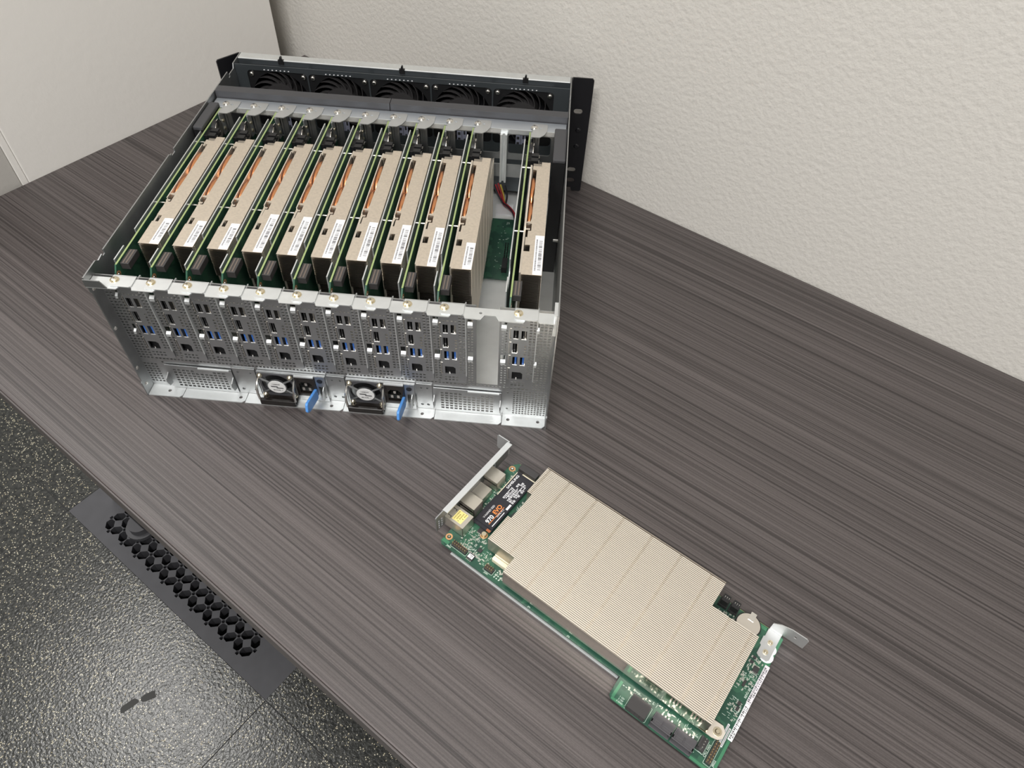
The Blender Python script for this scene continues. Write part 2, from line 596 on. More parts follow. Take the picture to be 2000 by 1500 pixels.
# rear sill, in seamed lengths with dimpled screw holes
sill = MB()
segs = [(1.5, 38), (38.6, 106), (106.6, 212), (212.6, 310), (310.6, 382), (382.6, 428.5)]
hl = {0: [(22, 8)], 1: [], 2: [(199, 6)], 3: [(297, 6)], 4: [], 5: [(389, 8), (421, 8)]}
hl[1] = [(100, 7)]
for k, (a, b) in enumerate(segs):
    sill.plate([(a, 0.4), (b - 3, 0.4), (b, 3.4), (b, 15.2), (a, 15.2)], [circ(x, y, 1.8) for x, y in hl[k]], 'z', 0.3, 1.8)
sill.build('rear_sill', 'zinc_white', ch)


def side_profile(left):
    top = CHH
    p = [(0, 0.2), (CD, 0.2), (CD, top + 1)]
    if left:
        p += [(408, top + 0.5), (405, top - 5), (390, top - 5), (390, top - 8), (386, top - 8), (386, top), (326, top)]
        p += [(212, top), (212, top - 4), (204, top - 4), (204, top - 1.5), (200, top - 1.5), (200, top)]
        p += [(40, top), (40, top - 4.5), (36, top - 4.5), (36, top - 2), (28, top - 3), (24, top)]
    else:
        p += [(390, top), (385, top - 2), (378, top)]
    p += [(0, top), (0, top - 18), (1.5, top - 20), (1.5, 22), (0, 20)]
    return p


lw = MB().prism(side_profile(True), 'x', 0, 1.2)
lwo = lw.build('side_panel', 'zinc', ch)
rw = MB().prism(side_profile(False), 'x', CW - 1.2, CW)
rwo = rw.build('side_panel', 'zinc', ch)
rv = MB()
for y, z in ((5, 150), (5, 98), (5, 40), (6, 14)):
    rv.cyl((y, z), 'x', 2.2, 1.2, 2.2, 12, 1.4)
rv.build('rivet', 'steel', lwo, smooth=True)
MB().cyl((252, 53), 'x', 2, CW - 7, CW - 1.2, 10).build('rivet', 'steel', rwo, smooth=True)
MB().box(CW - 4.5, CW - 1.3, 3, 20, 140, CHH - 1).build('corner_bracket', 'zinc_white', ch)

# rear panel, perforated
PY0, PY1 = 15.0, 16.0
holes = []


def grid(xs, zs, w=2.4, h=2.0, avoid=()):
    for x in xs:
        for z in zs:
            if any(a < x < b and c < z < d for a, b, c, d in avoid):
                continue
            holes.append(rect(x - w / 2, x + w / 2, z - h / 2, z + h / 2))


def fr(a, b, s):
    out = []
    while a <= b + 1e-6:
        out.append(a)
        a += s
    return out


for x in ALLX[:10] + ALLX[11:]:
    holes.append(rect(x + 4, x + 25, 52, 156.5))
xe = ALLX[10]
ex0, ex1 = 354.3, 376.2
psu_x = (124.0, 218.0)
for x in psu_x:
    holes.append(rect(x, x + 72.6, 1.9, 42.5))
for a, b in ((30, 94), (314, 376)):
    holes.append(rect(a, b, 5, 34))
grid(fr(3.6, 15.4, 3.9), fr(9, 40, 3.9))
grid(fr(3.6, 15.4, 3.9), fr(46.5, 150, 3.9), avoid=((10.5, 17, 131, 147), (10.5, 17, 82, 99)))
grid(fr(394, 426.6, 3.25), fr(5.5, 44, 3.3), 2.1, 1.9)
grid([416.0, 419.9, 423.8], fr(46.5, 146, 3.8), avoid=((410, 415, 0, 200),))
grid([412.9], fr(46.5, 130, 3.8), avoid=((411, 415, 82, 99),))
# low band across the full width, two rows
grid(fr(20, 408, 3.9), [46.4], 2.4, 1.7)
grid(fr(20, 390, 3.9), [50.0 - 0.2], 2.4, 1.3, avoid=[(x + 1, x + 28, 48, 52) for x in ALLX])
for i, x in enumerate(ALLX[:11]):
    n = ALLX[i + 1]
    if i < 9:
        grid([x + 29.0, x + 33.0], fr(53.5, 131, 3.8), 2.2, 2.0, avoid=((x + 26, x + 36.5, 80.5, 98),))
    elif i == 9:
        grid([x + 28.6, x + 31.8], fr(53.5, 131, 3.8), 1.9, 1.9, avoid=((x + 26, x + 36.5, 80.5, 98),))
    else:
        grid([x + 27.6, x + 31.2], fr(53.5, 131, 3.8), 1.9, 1.9, avoid=((x + 26, x + 36.5, 80.5, 98),))
wins = [x + 31 for x in ALLX[:9]] + [ALLX[9] + 30.2, ALLX[10] + 28.6, 412.5, 13.2]
for wx in wins:
    hw = 1.3 if wx in (412.5, 13.2) else 2.6
    for wz in (140.5, 92.5):
        holes.append(rect(wx - hw, wx + hw, wz - 3.2, wz + 3.2))
for x, z in ((105, 12), (112, 12), (105, 36), (112, 36), (199.5, 36), (207, 36), (199.5, 9), (207, 9), (295, 36), (302, 36), (295, 9), (302, 9), (387, 39), (387, 12), (24.0, 40.6)):
    holes.append(circ(x, z, 1.15, 8))
outer = [(1.3, 1.6), (CW - 1.3, 1.6), (CW - 1.3, 159), (ex1, 159), (ex1, 48.5), (ex0, 48.5), (ex0, 159), (1.3, 159)]
MB().plate(outer, holes, 'y', PY0, PY1).build('rear_panel', 'zinc', ch)
# lanced tabs below the square windows
first = None
for wx in wins:
    hw = 1.2 if wx in (412.5, 13.2) else 2.4
    for wz in (136.6, 88.6):
        if hw > 2 and first is not None:
            o = first.copy()
            COL.objects.link(o)
            o.location = ((wx - wins[0]) / 1000, 0, (wz - 136.6) / 1000)
        else:
            q = MB().prism([(15.0, wz + 0.6), (12.4, wz - 1.2), (12.0, wz - 4.2), (12.6, wz - 4.3), (13.0, wz - 1.5), (15.0, wz - 0.2)], 'x', wx - hw, wx + hw)
            o = q.build('lanced_tab', 'zinc_white', ch)
            if hw > 2:
                first = o
# top flange of the rear panel, scalloped at each slot
rear = []
for i in range(11):
    a = ALLX[i]
    rear += [(a + 13, -3.2), (a + 15, 0.4), (a + 26, 0.4), (a + 27.5, -3.2)]
fo = [(1.6, 11.5), (1.6, -3.2)] + rear[:40]
fo += [(ex0 + 6, -3.2), (ex0 + 9, 2.6), (ex1 - 3, 2.6), (ex1, -3.2)]
fo += [(398.5, -3.2), (400.5, 0.4), (411.5, 0.4), (412.5, -1.6), (426, -1.6), (426, 11.5)]
MB().plate(fo, [circ(ALLX[10] + 7.5, 5, 1.4, 10)], 'z', 159, 160).build('top_flange', 'zinc_white', ch)
MB().prism([(1.6, 160), (21.5, 160), (17, 168), (1.6, 168)], 'y', -3.4, -2.4).build('flange_lip', 'zinc_dark', ch)
MB().prism([(-1.8, 152), (9, 152), (9, 160.2), (-1.8, 160.2)], 'x', 425.8, 426.8).build('flange_lip', 'zinc_white', ch)
# flush screws under the flange
for i, x in enumerate(XS):
    for dx in (10.5, 21.5):
        q = MB().cyl((x + dx, 151.5), 'y', 2.6, 13.4, 12.4, 14, 1.9)
        q.build('panel_screw', 'zinc', ch, smooth=True)
MB().cyl((417, 152), 'y', 2.8, 15, 13.6, 14, 2.0).build('panel_screw', 'zinc', ch, smooth=True)

# blank covers of the unused supply bays
for x0 in (25.5, 309.5):
    hs_ = []
    for c in range(12):
        for r_ in range(7):
            if (c in (6, 7, 8) and r_ == 6) or (r_ == 6 and c == 5):
                continue
            hs_.append(rect(x0 + 7.5 + c * 4.75, x0 + 10.6 + c * 4.75, 6.0 + r_ * 4.1, 8.3 + r_ * 4.1))
    cv = MB().plate(rect(x0, x0 + 71, 2.2, 38.5), hs_, 'y', 13.0, 14.0)
    cvo = cv.build('blank_cover', 'zinc', ch)
    MB().box(x0 + 36, x0 + 69, 11.6, 13, 36.6, 38.4).build('bent_lip', 'zinc_white', cvo)
    for k, xx in enumerate((x0 + 0.2, x0 + 70)):
        MB().prism([(13, 10), (13, 27), (6, 24), (5, 20), (7, 12)], 'x', xx, xx + 0.9).build('pull_tab', 'zinc', cvo)
# side plates framing the supply bays
for x0, x1 in ((98, 121.5), (197.5, 216), (291.5, 308)):
    MB().plate(rect(x0, x1, 2.2, 42), [circ(x0 + 5, 9, 1.6), circ(x1 - 5, 9, 1.6), circ(x0 + 5, 36, 1.2), circ(x1 - 5, 36, 1.2)], 'y', 13.6, 14.6).build('bay_divider', 'zinc', ch)

# middle rail the cards are screwed to
MB().box(3, CW - 3, 316.5, 336.5, 158.4, 160).build('mid_rail', 'rail', ch, bevel=0.5)
MB().box(3, CW - 3, 315.6, 316.5, 154.5, 160).build('rail_lip', 'zinc_white', ch)
ops = [rrect(a, b, 127, 152, 3) for a, b in ((12, 74), (81, 143), (150, 212), (219, 281), (288, 349), (359, 410))]
MB().plate(rect(3, CW - 3, 119, 158.9), ops, 'y', 318, 319.2).build('bay_partition', 'zinc_dark', ch)
MB().box(14, 412, 320.5, 321.7, 92, 110).build('baffle_plate', 'zinc', ch)
MB().prism([(350, 315.4), (350, 309), (352.2, 309), (353, 313), (355, 313), (355.8, 309), (358, 309), (358, 315.4)], 'z', 91, 156).build('support_post', 'zinc_white', ch)
gpost = None
for i_, x in enumerate(ALLX):
    if i_ == 10:
        continue
    if gpost is None:
        gpost = MB().prism([(x + 2.6, 315.5), (x + 2.6, 312.6), (x + 4.4, 312.6), (x + 5, 314.4), (x + 8.4, 314.4), (x + 9, 312.6), (x + 10.8, 312.6), (x + 10.8, 315.5)], 'z', 91, 156).build('card_guide', 'zinc', ch)
    else:
        q = gpost.copy()
        COL.objects.link(q)
        q.location = ((x - ALLX[0]) / 1000, 0, 0)
sx = 214
for a, b in ((2, sx - 0.25), (sx + 0.25, CW - 2)):
    MB().box(a, b, 337.5, 350.5, 151, 168.6).build('divider_bar', 'grey_plastic', ch, bevel=0.6)
for a, b, y in ((413.5, CW - 2, 252), (2, 13.5, 262)):
    sb = MB().box(a, b, y, 318, 1.5, 160).build('side_block', 'black', ch)
    MB().box(a, b, y - 0.5, 318, 160, 165).build('block_cap', 'grey_plastic', sb, bevel=1.5)
# fan wall and the front
fops = []
FANX = [54.2 + 79.1 * i for i in range(5)]
for fx in FANX:
    fops.append(rrect(fx - 38.6, fx + 38.6, 84, 160, 5))
MB().plate(rect(1.4, CW - 1.4, 10, 166.6), fops, 'y', 409.4, 410.4).build('fan_wall', 'fan_wall', ch)
MB().box(1.4, CW - 1.4, 436, 437.2, 1.4, 168).build('front_panel', 'black_metal', ch)
MB().box(1.4, CW - 1.4, 423.2, 437.4, 166.4, 168.4).build('front_flange', 'zinc_white', ch, bevel=0.9)
MB().box(1.4, CW - 1.4, 423.4, 424.4, 160, 166.4).build('flange_lip', 'fan_wall', ch)
for cx in (57.5, 213.5, 371.5):
    MB().prism([(cx - 3.5, 163.5), (cx + 3.5, 163.5), (cx + 3.5, 169), (cx + 1.4, 169), (cx + 1.4, 173), (cx - 0.6, 173), (cx - 1.6, 169), (cx - 3.5, 169)], 'y', 421.8, 425.5).build('cover_clip', 'black', ch)
# vent teeth row above each fan
tm = MB()
for fx in FANX:
    for k in range(7):
        tm.box(fx - 16 + k * 5.2, fx - 14.4 + k * 5.2, 408.9, 409.4, 161.2, 162.0)
tm.build('vent_slots', 'white', ch)
# rack ears
ehole = [rrect(437, 448.5, 119.5, 126.5, 3.2), rrect(437, 448.5, 31.5, 38.5, 3.2), rrect(437, 448.5, 14.5, 21.5, 3.2), circ(445.6, 96, 2.6), circ(446.5, 72, 2.6)]
eo = [(431.5, 6), (444, 6), (445.5, 0.4), (457, 0.4), (459, 2.4), (459, 166), (457, 168.5), (431.5, 168.5)]
ear = MB().plate(eo, ehole, 'y', 436, 438)
ear.prism([(380, 2), (437, 2), (437, 168.2), (405, 160), (380, 140)], 'x', 430.1, 431.3)
er = ear.build('rack_ear', 'black_metal', ch)
for z in (96, 72):
    MB().cyl((445.6, z), 'y', 3.6, 436, 434.6, 14, 2.4).build('screw', 'black_metal', er, smooth=True)
xf = Matrix.Translation((-1.2, 437, 0)) @ Matrix.Rotation(math.radians(50), 4, 'Z')
ear = MB(xf).plate([(-33, 2), (-31, 0.4), (0, 0.4), (0, 168), (-31, 168), (-33, 166)], [rrect(-22, -10, 119, 126, 3.2), rrect(-22, -10, 31, 38, 3.2)], 'y', -1, 1)
ear.build('rack_ear', 'black_metal', ch)
# backplane board on the floor of the chassis
bpn = MB().plate(rect(12, 412, 226, 349), [], 'z', 4.2, 5.8)
bpo = bpn.build('backplane', 'pcb', ch)
for i, x in enumerate(ALLX):
    q = MB().box(x - 4, x + 10, 240, 290, 5.8, 15)
    if i == 10:
        q = MB()
        q.box(x + 9, x + 15.5, 238, 258, 5.8, 14)
        for k in range(8):
            q.box(x + 10, x + 11, 262 + k * 4, 263.5 + k * 4, 5.8, 12).box(x + 13, x + 14, 262 + k * 4, 263.5 + k * 4, 5.8, 12)
    q.build('slot_connector', 'black', bpo)
for k, y in enumerate((240, 246, 253, 262, 287, 293, 322)):
    MB().cyl((374, y), 'z', 2.9, 5.8, 11, 14).build('capacitor', 'steel', bpo, smooth=True)
sk = MB()
random.seed(8)
for k in range(26):
    x, y = random.uniform(350, 372), random.uniform(234, 335)
    sk.box(x, x + random.uniform(0.6, 3), y, y + random.uniform(0.5, 1.0), 5.8, 5.9)
put_text(sk, 'J5', 6, (362, 340, 5.95), (1, 0, 0), (0, 1, 0))
sk.build('silkscreen', 'silk', bpo)['kind'] = 'stuff'

# cooling fans
fan = thing('cooling_fan', '', 'fan', W((FANX[0], 410.6, 122)), 'chassis cooling fans')
fm = MB().plate(rrect(-39.3, 39.3, -39.3, 39.3, 4), [circ(0, 0, 37, 40), circ(-33.4, 32.6, 2.2, 10), circ(33.4, 32.6, 2.2, 10)], 'y', 0.2, 24)
fm.build('fan_frame', 'black', fan)
vm = MB()
for k in range(16):
    a0 = 2 * PI * k / 16
    ring = []
    for s_ in range(7):
        r_ = 20 + 17.5 * s_ / 6
        a = a0 + 0.75 * (s_ / 6) ** 1.2
        ring.append((r_ * math.cos(a), r_ * math.sin(a), a))
    for (x0, y0_, a), (x1, y1_, b) in zip(ring[:-1], ring[1:]):
        nx_, nz_ = math.sin(a) * -0.9, math.cos(a) * 0.9
        vm.prism([(x0 - nx_, y0_ - nz_), (x1 - nx_, y1_ - nz_), (x1 + nx_, y1_ + nz_), (x0 + nx_, y0_ + nz_)], 'y', 0.4, 5)
vm.build('stator_vanes', 'chip', fan)
MB().cyl((0, 0), 'y', 21, 0.3, 22, 30).build('hub', 'chip', fan, smooth=True)
st = MB().box(-7.5, 5.5, -0.3, 0.1, -46, -9)
sto = st.build('rating_sticker', 'sticker_blue', fan)
MB().box(-6.4, -2.8, -0.4, -0.3, -31, -27).box(-6.4, -2.8, -0.4, -0.3, -40, -35).box(-1.2, -0.7, -0.4, -0.3, -44, -12).box(1.4, 3.8, -0.4, -0.3, -30, -14).box(1.4, 3.8, -0.4, -0.3, -43, -36).build('print', 'ink', sto)
for sx_ in (-33.4, 33.4):
    q = MB().cyl((sx_, 32.6), 'y', 3.1, 0.2, -1.0, 16).cyl((sx_, 32.6), 'y', 2.6, -1.0, -2.2, 16, 1.6)
    q.build('screw', 'steel', fan, smooth=True)
    MB().cyl((sx_, 32.6), 'y', 1.9, 0.4, 20, 10).build('screw_boss', 'black', fan)
FL = ['black cooling fan at the left end of the fan row', 'second black cooling fan from the left side wall in the fan row',
      'middle black cooling fan of the five in the fan row', 'fourth black cooling fan, left of the one by the right rack ear',
      'black cooling fan at the right end of the fan row']
fan['label'] = FL[0]
for i in range(1, 5):
    c = copy_tree(fan)
    c.matrix_world = W((FANX[i], 410.6, 122))
    c['label'] = FL[i]

# ================================================================== POWER SUPPLIES
ps = thing('power_supply', '', 'power supply', W((psu_x[0] + 0.4, 11, 2.2)), 'plug-in power supplies')
MB().box(0, 71.8, 10, 188, 0, 39.6).box(0, 71.8, 1.4, 10, 38.8, 39.6).build('case', 'zinc', ps)
MB().plate(rect(0, 71.8, 0, 39.8), [rrect(1.5, 37.5, 2, 37.8, 3), rrect(39.5, 61, 9, 38, 1), rect(63.5, 69.5, 6, 24)], 'y', 0, 1.5).build('face_plate', 'zinc', ps)
fx, fz = 19.8, 22.5
MB().plate(rrect(1.6, 37.4, 3, 39.3, 3), [circ(fx, fz, 16.4, 36)], 'y', -1.6, 1.6).build('fan_frame', 'grey_plastic', ps)
MB().cyl((fx, fz), 'y', 9, 1.5, 1.7, 24).cyl((fx, fz), 'y', 16.2, 8, 9, 30).build('fan_rotor', 'black', ps)
gd = MB()
for a in (35, 145, 215, 325):
    c, s = math.cos(math.radians(a)), math.sin(math.radians(a))
    gd.tube([(fx + 8 * c, -2.4, fz + 8 * s), (fx + 17 * c, -2.6, fz + 17 * s), (fx + 21 * c, -2.2, fz + 21 * s)], 1.1, 8)
gdo = gd.build('finger_guard', 'zinc', ps, smooth=True)
hb = MB().cyl((fx, fz), 'y', 10.2, -3.6, -1.6, 32).build('hub_plate', 'zinc', ps, smooth=True)
hl_ = MB().cyl((fx, fz), 'y', 9.4, -4.0, -3.6, 32).build('hub_label', 'hub', ps)
pr = MB()
pr.prism([(fx - 6.6, fz + 1.4), (fx + 0.6, fz + 1.4), (fx + 1.4, fz - 0.2), (fx - 5.8, fz - 0.2)], 'y', -4.05, -4.0)
pr.prism([(fx - 1.0, fz - 0.6), (fx + 6.4, fz - 0.6), (fx + 7.0, fz - 2.0), (fx - 0.2, fz - 2.0)], 'y', -4.05, -4.0)
put_text(pr, '1200W', 2.9, (fx - 0.5, -4.06, fz + 4.1), (1, 0, 0), (0, 0, 1), True)
put_text(pr, 'MODEL 1', 2.5, (fx + 0.5, -4.06, fz - 4.8), (1, 0, 0), (0, 0, 1), True)
pr.build('print', 'ink', hl_)
for x, z in ((4, 37.6), (35.8, 37.6), (4.2, 7.6), (35.8, 7.6)):
    MB().cyl((x, z), 'y', 2.9, -1.6, -2.8, 18).cyl((x, z), 'y', 2.7, -2.8, -4.6, 18, 1.5).build('screw', 'brass', ps, smooth=True)
# wire bail handle with a black grip along the bottom
MB().tube([(1.2, 0, 32), (0.6, -4, 31), (0.4, -9, 26), (0.6, -11, 18), (1.0, -11, 9)], 1.25, 8).tube(
    [(38.6, 0, 32), (39.2, -4, 31), (39.4, -9, 26), (39.2, -11, 18), (38.8, -11, 9)], 1.25, 8).build('bail_wire', 'steel', ps, smooth=True)
MB().box(1.2, 38.6, -13.5, -9.0, 2.5, 10).box(1.2, 38.6, -9.0, -1.8, 1.0, 3.2).build('handle_grip', 'gloss_black', ps, bevel=1.4)
MB().box(2.5, 37, -9.0, -1.7, 4.2, 6.0).build('trim_bar', 'gloss_black', ps)
sk = MB().plate(rrect(39.8, 60.8, 9.3, 39.2, 1), [[(43.5, 14), (57.5, 14), (57.5, 27.5), (54.5, 31.5), (46.5, 31.5), (43.5, 27.5)]], 'y', -1.8, 1.4)
sk.box(40.2, 60.6, 10, 11, 9.5, 39)
sko = sk.build('inlet_socket', 'gloss_black', ps)
pins = MB().box(46, 48.6, -1.2, 10, 18, 22.5).box(52.6, 55.2, -1.2, 10, 18, 22.5).box(49.2, 51.8, -1.0, 10, 25, 29)
pins.build('prong', 'steel', sko)
MB().box(40, 60.4, -2.4, 0.4, 39.0, 40.6).build('inlet_spring', 'zinc_white', ps)
MB().cyl((65.8, 33), 'y', 3.0, 0, -0.4, 18).build('status_light', 'black', ps)
MB().prism([(0.4, 24), (-4.5, 22.5), (-8, 12), (-6, 8.5), (0.2, 7)], 'x', 68.2, 69.0).prism([(0.4, 7.4), (-6, 8.2), (-6, 9.0), (0.4, 8.2)], 'x', 62.5, 69).build('latch_spring', 'zinc_white', ps)
MB().prism([(-0.6, 21.4), (-29.4, 32.4), (-31.5, 31.5), (-34, 24), (-33, 21.5), (-28, 17), (-3.8, 7.4), (-0.6, 8.6)], 'x', 58.4, 61.4).build('release_latch', 'blue', ps, bevel=0.9)
ps['label'] = 'left of the two fan-faced power supplies with blue latches, under the fourth card'
p2 = copy_tree(ps)
p2.matrix_world = W((psu_x[1] + 0.4, 11, 2.2))
p2['label'] = 'right of the two fan-faced power supplies with blue latches, under the seventh card'

# ================================================================== NODE CARDS
# card frame: X away from the board face, Y from the port bracket inwards, Z up from the lower edge
RIDGES = [43.4, 66.3, 97, 127, 157, 187, 217, 247, 267.5]
PITCH = 1.66
PIPE_Y = (121, 215)


def fin_span(z):
    a = 71.5 if z < 20 else 41.5 if z < 49.5 else 45.3 if z < 80.5 else 39.8
    b = 273.4 if z < 89.5 else 230.2
    return a, b


def heatsink(card):
    hs = MB().box(4.0, 6.0, 46, 268, 22, 88).box(4.0, 6.0, 46, 229, 88, 112).box(4.0, 6.0, 76, 268, 5, 22)
    hso = hs.build('heatsink', 'nickel', card)
    fins, caps = MB(), MB()
    zs = []
    z = 3.4
    while z < 114.5:
        zs.append(z)
        z += PITCH
    for z in zs:
        a, b = fin_span(z)
        if z > 84:
            deep = z > 98
            for y0, y1, x0 in ((a, 73.5, 6), (73.5, 84.3, 12.2 if deep else 6), (84.3, 96, 6.8), (96, 106.5, 8.6), (106.5, 118, 12 if deep else 8), (118, 121.4, 7), (121.4, 214, 11.6), (214, b, 7.2)):
                fins.box(x0, 25.6, y0, y1, z, z + 0.3)
        else:
            fins.box(6, 25.6, a, b, z, z + 0.3)
        st_ = a
        for r in RIDGES:
            if r < a or r > b:
                continue
            if r - 1.15 > st_:
                caps.box(25.45, 25.75, st_, r - 1.15, z, z + 1.1)
            caps.box(25.15, 25.5, r - 0.85, r + 1.0, z, z + 0.95)
            caps.box(25.5, 26.0, r - 0.35, r + 0.45, z + 0.15, z + 0.7)
            st_ = r + 1.1
        if b > st_:
            caps.box(25.45, 25.75, st_, b, z, z + 1.1)
        if z + PITCH < 114.5:
            caps.box(24.1, 24.3, a, min(b, fin_span(z + PITCH)[1]), z + 0.95, z + PITCH)
        caps.box(6, 6.3, a + 0.3, b - 0.3, z, z + 1.0) if z < 90 else None
    fins.build('fins', 'fin_shade', hso)
    MB().box(4.2, 25.7, 72, 267.5, 2.7, 3.1).build('side_fin', 'side_fin', hso)
    caps.build('fin_edges', 'fin_edge', hso)
    # top sheet with slots and the heat pipe cut-out
    o = [(6, 39.8), (26, 39.8), (26, 230.2), (16.5, 230.2), (16.5, 222), (7.2, 222), (7.2, 215), (11.4, 214), (11.4, 170), (11.0, 164), (11.4, 158), (11.0, 126), (10.0, 121.5), (7.0, 121.5), (6.2, 119),
         (11.8, 118), (11.8, 106.5), (8.6, 106.5), (8.6, 96), (6.8, 96), (6.8, 84), (12.0, 84), (12.0, 74), (6, 74)]
    o = [(x, y) for x, y in o]
    slots = [rect(11.2, 13.6, 105.5, 108.2)]
    slots = []
    MB().plate(o, slots, 'z', 115.2, 115.6).build('top_fin', 'fin_top', hso)
    MB().box(6.2, 10.5, 108, 110.4, 115.15, 115.55).build('fin_rib', 'fin_top', hso)
    # the wall of the base beside the pipes
    MB().box(5.2, 6.2, 113, 214, 60, 115.8).build('base_wall', 'fin_edge', hso)
    for k in range(2):
        pts = []
        y0, y1 = (121, 162) if k == 0 else (165, 208)
        for i in range(13):
            t_ = i / 12
            y = y0 + (y1 - y0) * t_
            pts.append((8.7 + 0.5 * math.sin(t_ * PI), y, 102 + 12.0 * math.sin(t_ * PI) ** 0.35))
        MB().tube(pts, 2.2, 10).build('heat_pipe', 'copper', hso, smooth=True)
    # bent tongue and the screwed ear at the lower inner corner
    ear_ = MB().plate([(262, 3.6), (262, 12.5), (275, 12.5), (275, 16.5), (283, 16.8), (286.6, 13), (286.8, 8), (284, 4.6), (279, 3.4)], [rect(263.2, 274.5, 6.2, 11.6)], 'x', 3.2, 4.2)
    ear_.build('mounting_ear', 'fin_edge', hso)
    MB().cyl((281.2, 10), 'x', 3.6, 4.2, 4.7, 20).cyl((281.2, 10), 'x', 2.2, 4.7, 5.6, 16, 1.5).build('screw', 'brass', hso, smooth=True)
    MB().tube([(5.5, 255, 6), (5.0, 262, 4.8), (5.0, 274, 4.8)], 1.6, 8).build('heat_pipe', 'gold', hso, smooth=True)
    return hso


PORT_HOLES = [rect(4.2, 9.0, 76.5, 88.3), rect(11.8, 16.8, 76.5, 88.3), rect(3.4, 8.8, 56.6, 70.6), rect(4.4, 9.2, 39.6, 51.6), rect(11.9, 16.9, 39.6, 51.6),
              [(4.6, 18.4), (15.2, 18.4), (15.2, 27.2), (13.0, 29.2), (4.6, 29.2)]]


def bracket(card):
    hs_ = [h for h in PORT_HOLES]
    for z in fr(21, 111, 3.8):
        for x in (20.4, 24.2):
            hs_.append(rect(x - 1.2, x + 1.2, z - 1.0, z + 1.0))
    for z in fr(56, 70, 3.8):
        hs_.append(rect(15.2, 17.4, z - 1, z + 1))
    for x in fr(5.2, 18, 3.8):
        hs_ += [rect(x - 1.2, x + 1.2, 8.2, 10.2), rect(x - 1.2, x + 1.2, 12.2, 14.2), rect(x - 1.1, x + 1.1, 92.4, 94)]
    o = [(2.6, 5.6), (15, 5.6), (17.5, 7.5), (26.4, 17.5), (26.4, 114.6), (2.6, 114.6)]
    o = [(2.6, 5.6), (25.2, 5.6), (26.4, 7), (26.4, 114.6), (2.6, 114.6)]
    br = MB().plate(o, hs_, 'y', -8.6, -7.6)
    br.box(25.6, 26.5, -7.6, -3.4, 16.5, 114.6)
    bro = br.build('port_bracket', 'bracket', card)
    tb = MB().plate([(4.6, -8.0), (4.6, -21), (6.2, -22.6), (24, -22.6), (25.8, -21), (25.8, -8.0)], [], 'z', 115.7, 116.6)
    tb.box(4.6, 25.8, -8.6, -7.6, 113, 116.6)
    tb.build('bracket_tab', 'zinc_white', bro)
    lip = MB().box(25.5, 26.6, -9.0, -3.2, 16.5, 114.4)
    lip.build('bracket_lip', 'zinc_white', bro)
    return bro


LINERS = []


def port_shells(card):
    # each shell is a tube that opens at the bracket
    def shell(x0, x1, y1, z0, z1, w=0.5):
        m_ = MB()
        m_.box(x0, x1, -7.4, y1, z0, z0 + w).box(x0, x1, -7.4, y1, z1 - w, z1).box(x0, x0 + w, -7.4, y1, z0, z1).box(x1 - w, x1, -7.4, y1, z0, z1).box(x0, x1, y1 - w, y1, z0, z1)
        q = MB()
        a, b, c_, d_, k = x0 + w, x1 - w, z0 + w, z1 - w, 0.25
        q.box(a, b, -7.3, y1 - 1, c_, c_ + k).box(a, b, -7.3, y1 - 1, d_ - k, d_).box(a, a + k, -7.3, y1 - 1, c_, d_).box(b - k, b, -7.3, y1 - 1, c_, d_).box(a, b, y1 - 1.4, y1 - 1, c_, d_)
        LINERS.append(q)
        return m_
    u = shell(0.4, 15.6, 8.8, 75.2, 89.0)
    u.box(9.2, 11.6, -7.4, 8, 75.2, 89)
    uo = u.build('usb_port', 'shell', card)
    LINERS.pop().build('cavity', 'black', uo)
    MB().box(5.6, 7.0, -6.6, 6, 77.5, 87.5).box(13.4, 14.6, -6.6, 6, 77.5, 87.5).build('port_tongue', 'black', uo)
    MB().box(4.2, 9, -8.2, -7.0, 76.4, 77.3).box(11.8, 16.8, -8.2, -7.0, 76.4, 77.3).build('contact_spring', 'steel', uo)
    d = shell(0.3, 8.9, 6.4, 55.0, 70.6)
    do = d.build('display_port', 'shell', card)
    LINERS.pop().build('cavity', 'black', do)
    MB().box(5.2, 6.6, -6.4, 4, 58, 69).build('port_tongue', 'black', do)
    MB().box(3.4, 8.8, -8.2, -7.0, 56.5, 57.6).build('contact_spring', 'steel', do)
    u = shell(0.4, 16.6, 10.2, 38.4, 51.8)
    u.box(9.4, 11.7, -7.4, 9, 38.4, 51.8)
    uo = u.build('usb_port', 'shell', card, label='usb port with blue tongues')
    LINERS.pop().build('cavity', 'black', uo)
    MB().box(6.6, 8.4, -7.0, 7, 40.6, 51.2).box(14.1, 15.9, -7.0, 7, 40.6, 51.2).build('port_tongue', 'usb_blue', uo)
    MB().box(4.4, 9.2, -8.2, -7.0, 39.6, 40.5).box(11.9, 16.9, -8.2, -7.0, 39.6, 40.5).build('contact_spring', 'steel', uo)
    r = shell(0.2, 15.9, 14.2, 17.0, 33.2)
    ro = r.build('network_port', 'shell', card)
    LINERS.pop().build('cavity', 'black', ro)
    MB().box(1.0, 15, -3.0, 8, 18.0, 32.4).build('insert', 'black', ro)
    MB().box(8.4, 9.4, -7.6, -6.8, 18.8, 20.6).build('contact_spring', 'steel', ro)
    return ro


def header(card, y0, y1, z0, z1, rows, cols, h=2.6, name='pin_header'):
    o = MB().box(0, h, y0, y1, z0, z1).build(name, 'chip', card)
    pm = MB()
    for i in range(rows):
        for j in range(cols):
            y = y0 + (i + 0.5) * (y1 - y0) / rows
            z_ = z0 + (j + 0.5) * (z1 - z0) / cols
            pm.box(h, h + 3.6, y - 0.3, y + 0.3, z_ - 0.3, z_ + 0.3)
    pm.build('pins', 'gold', o)
    return o


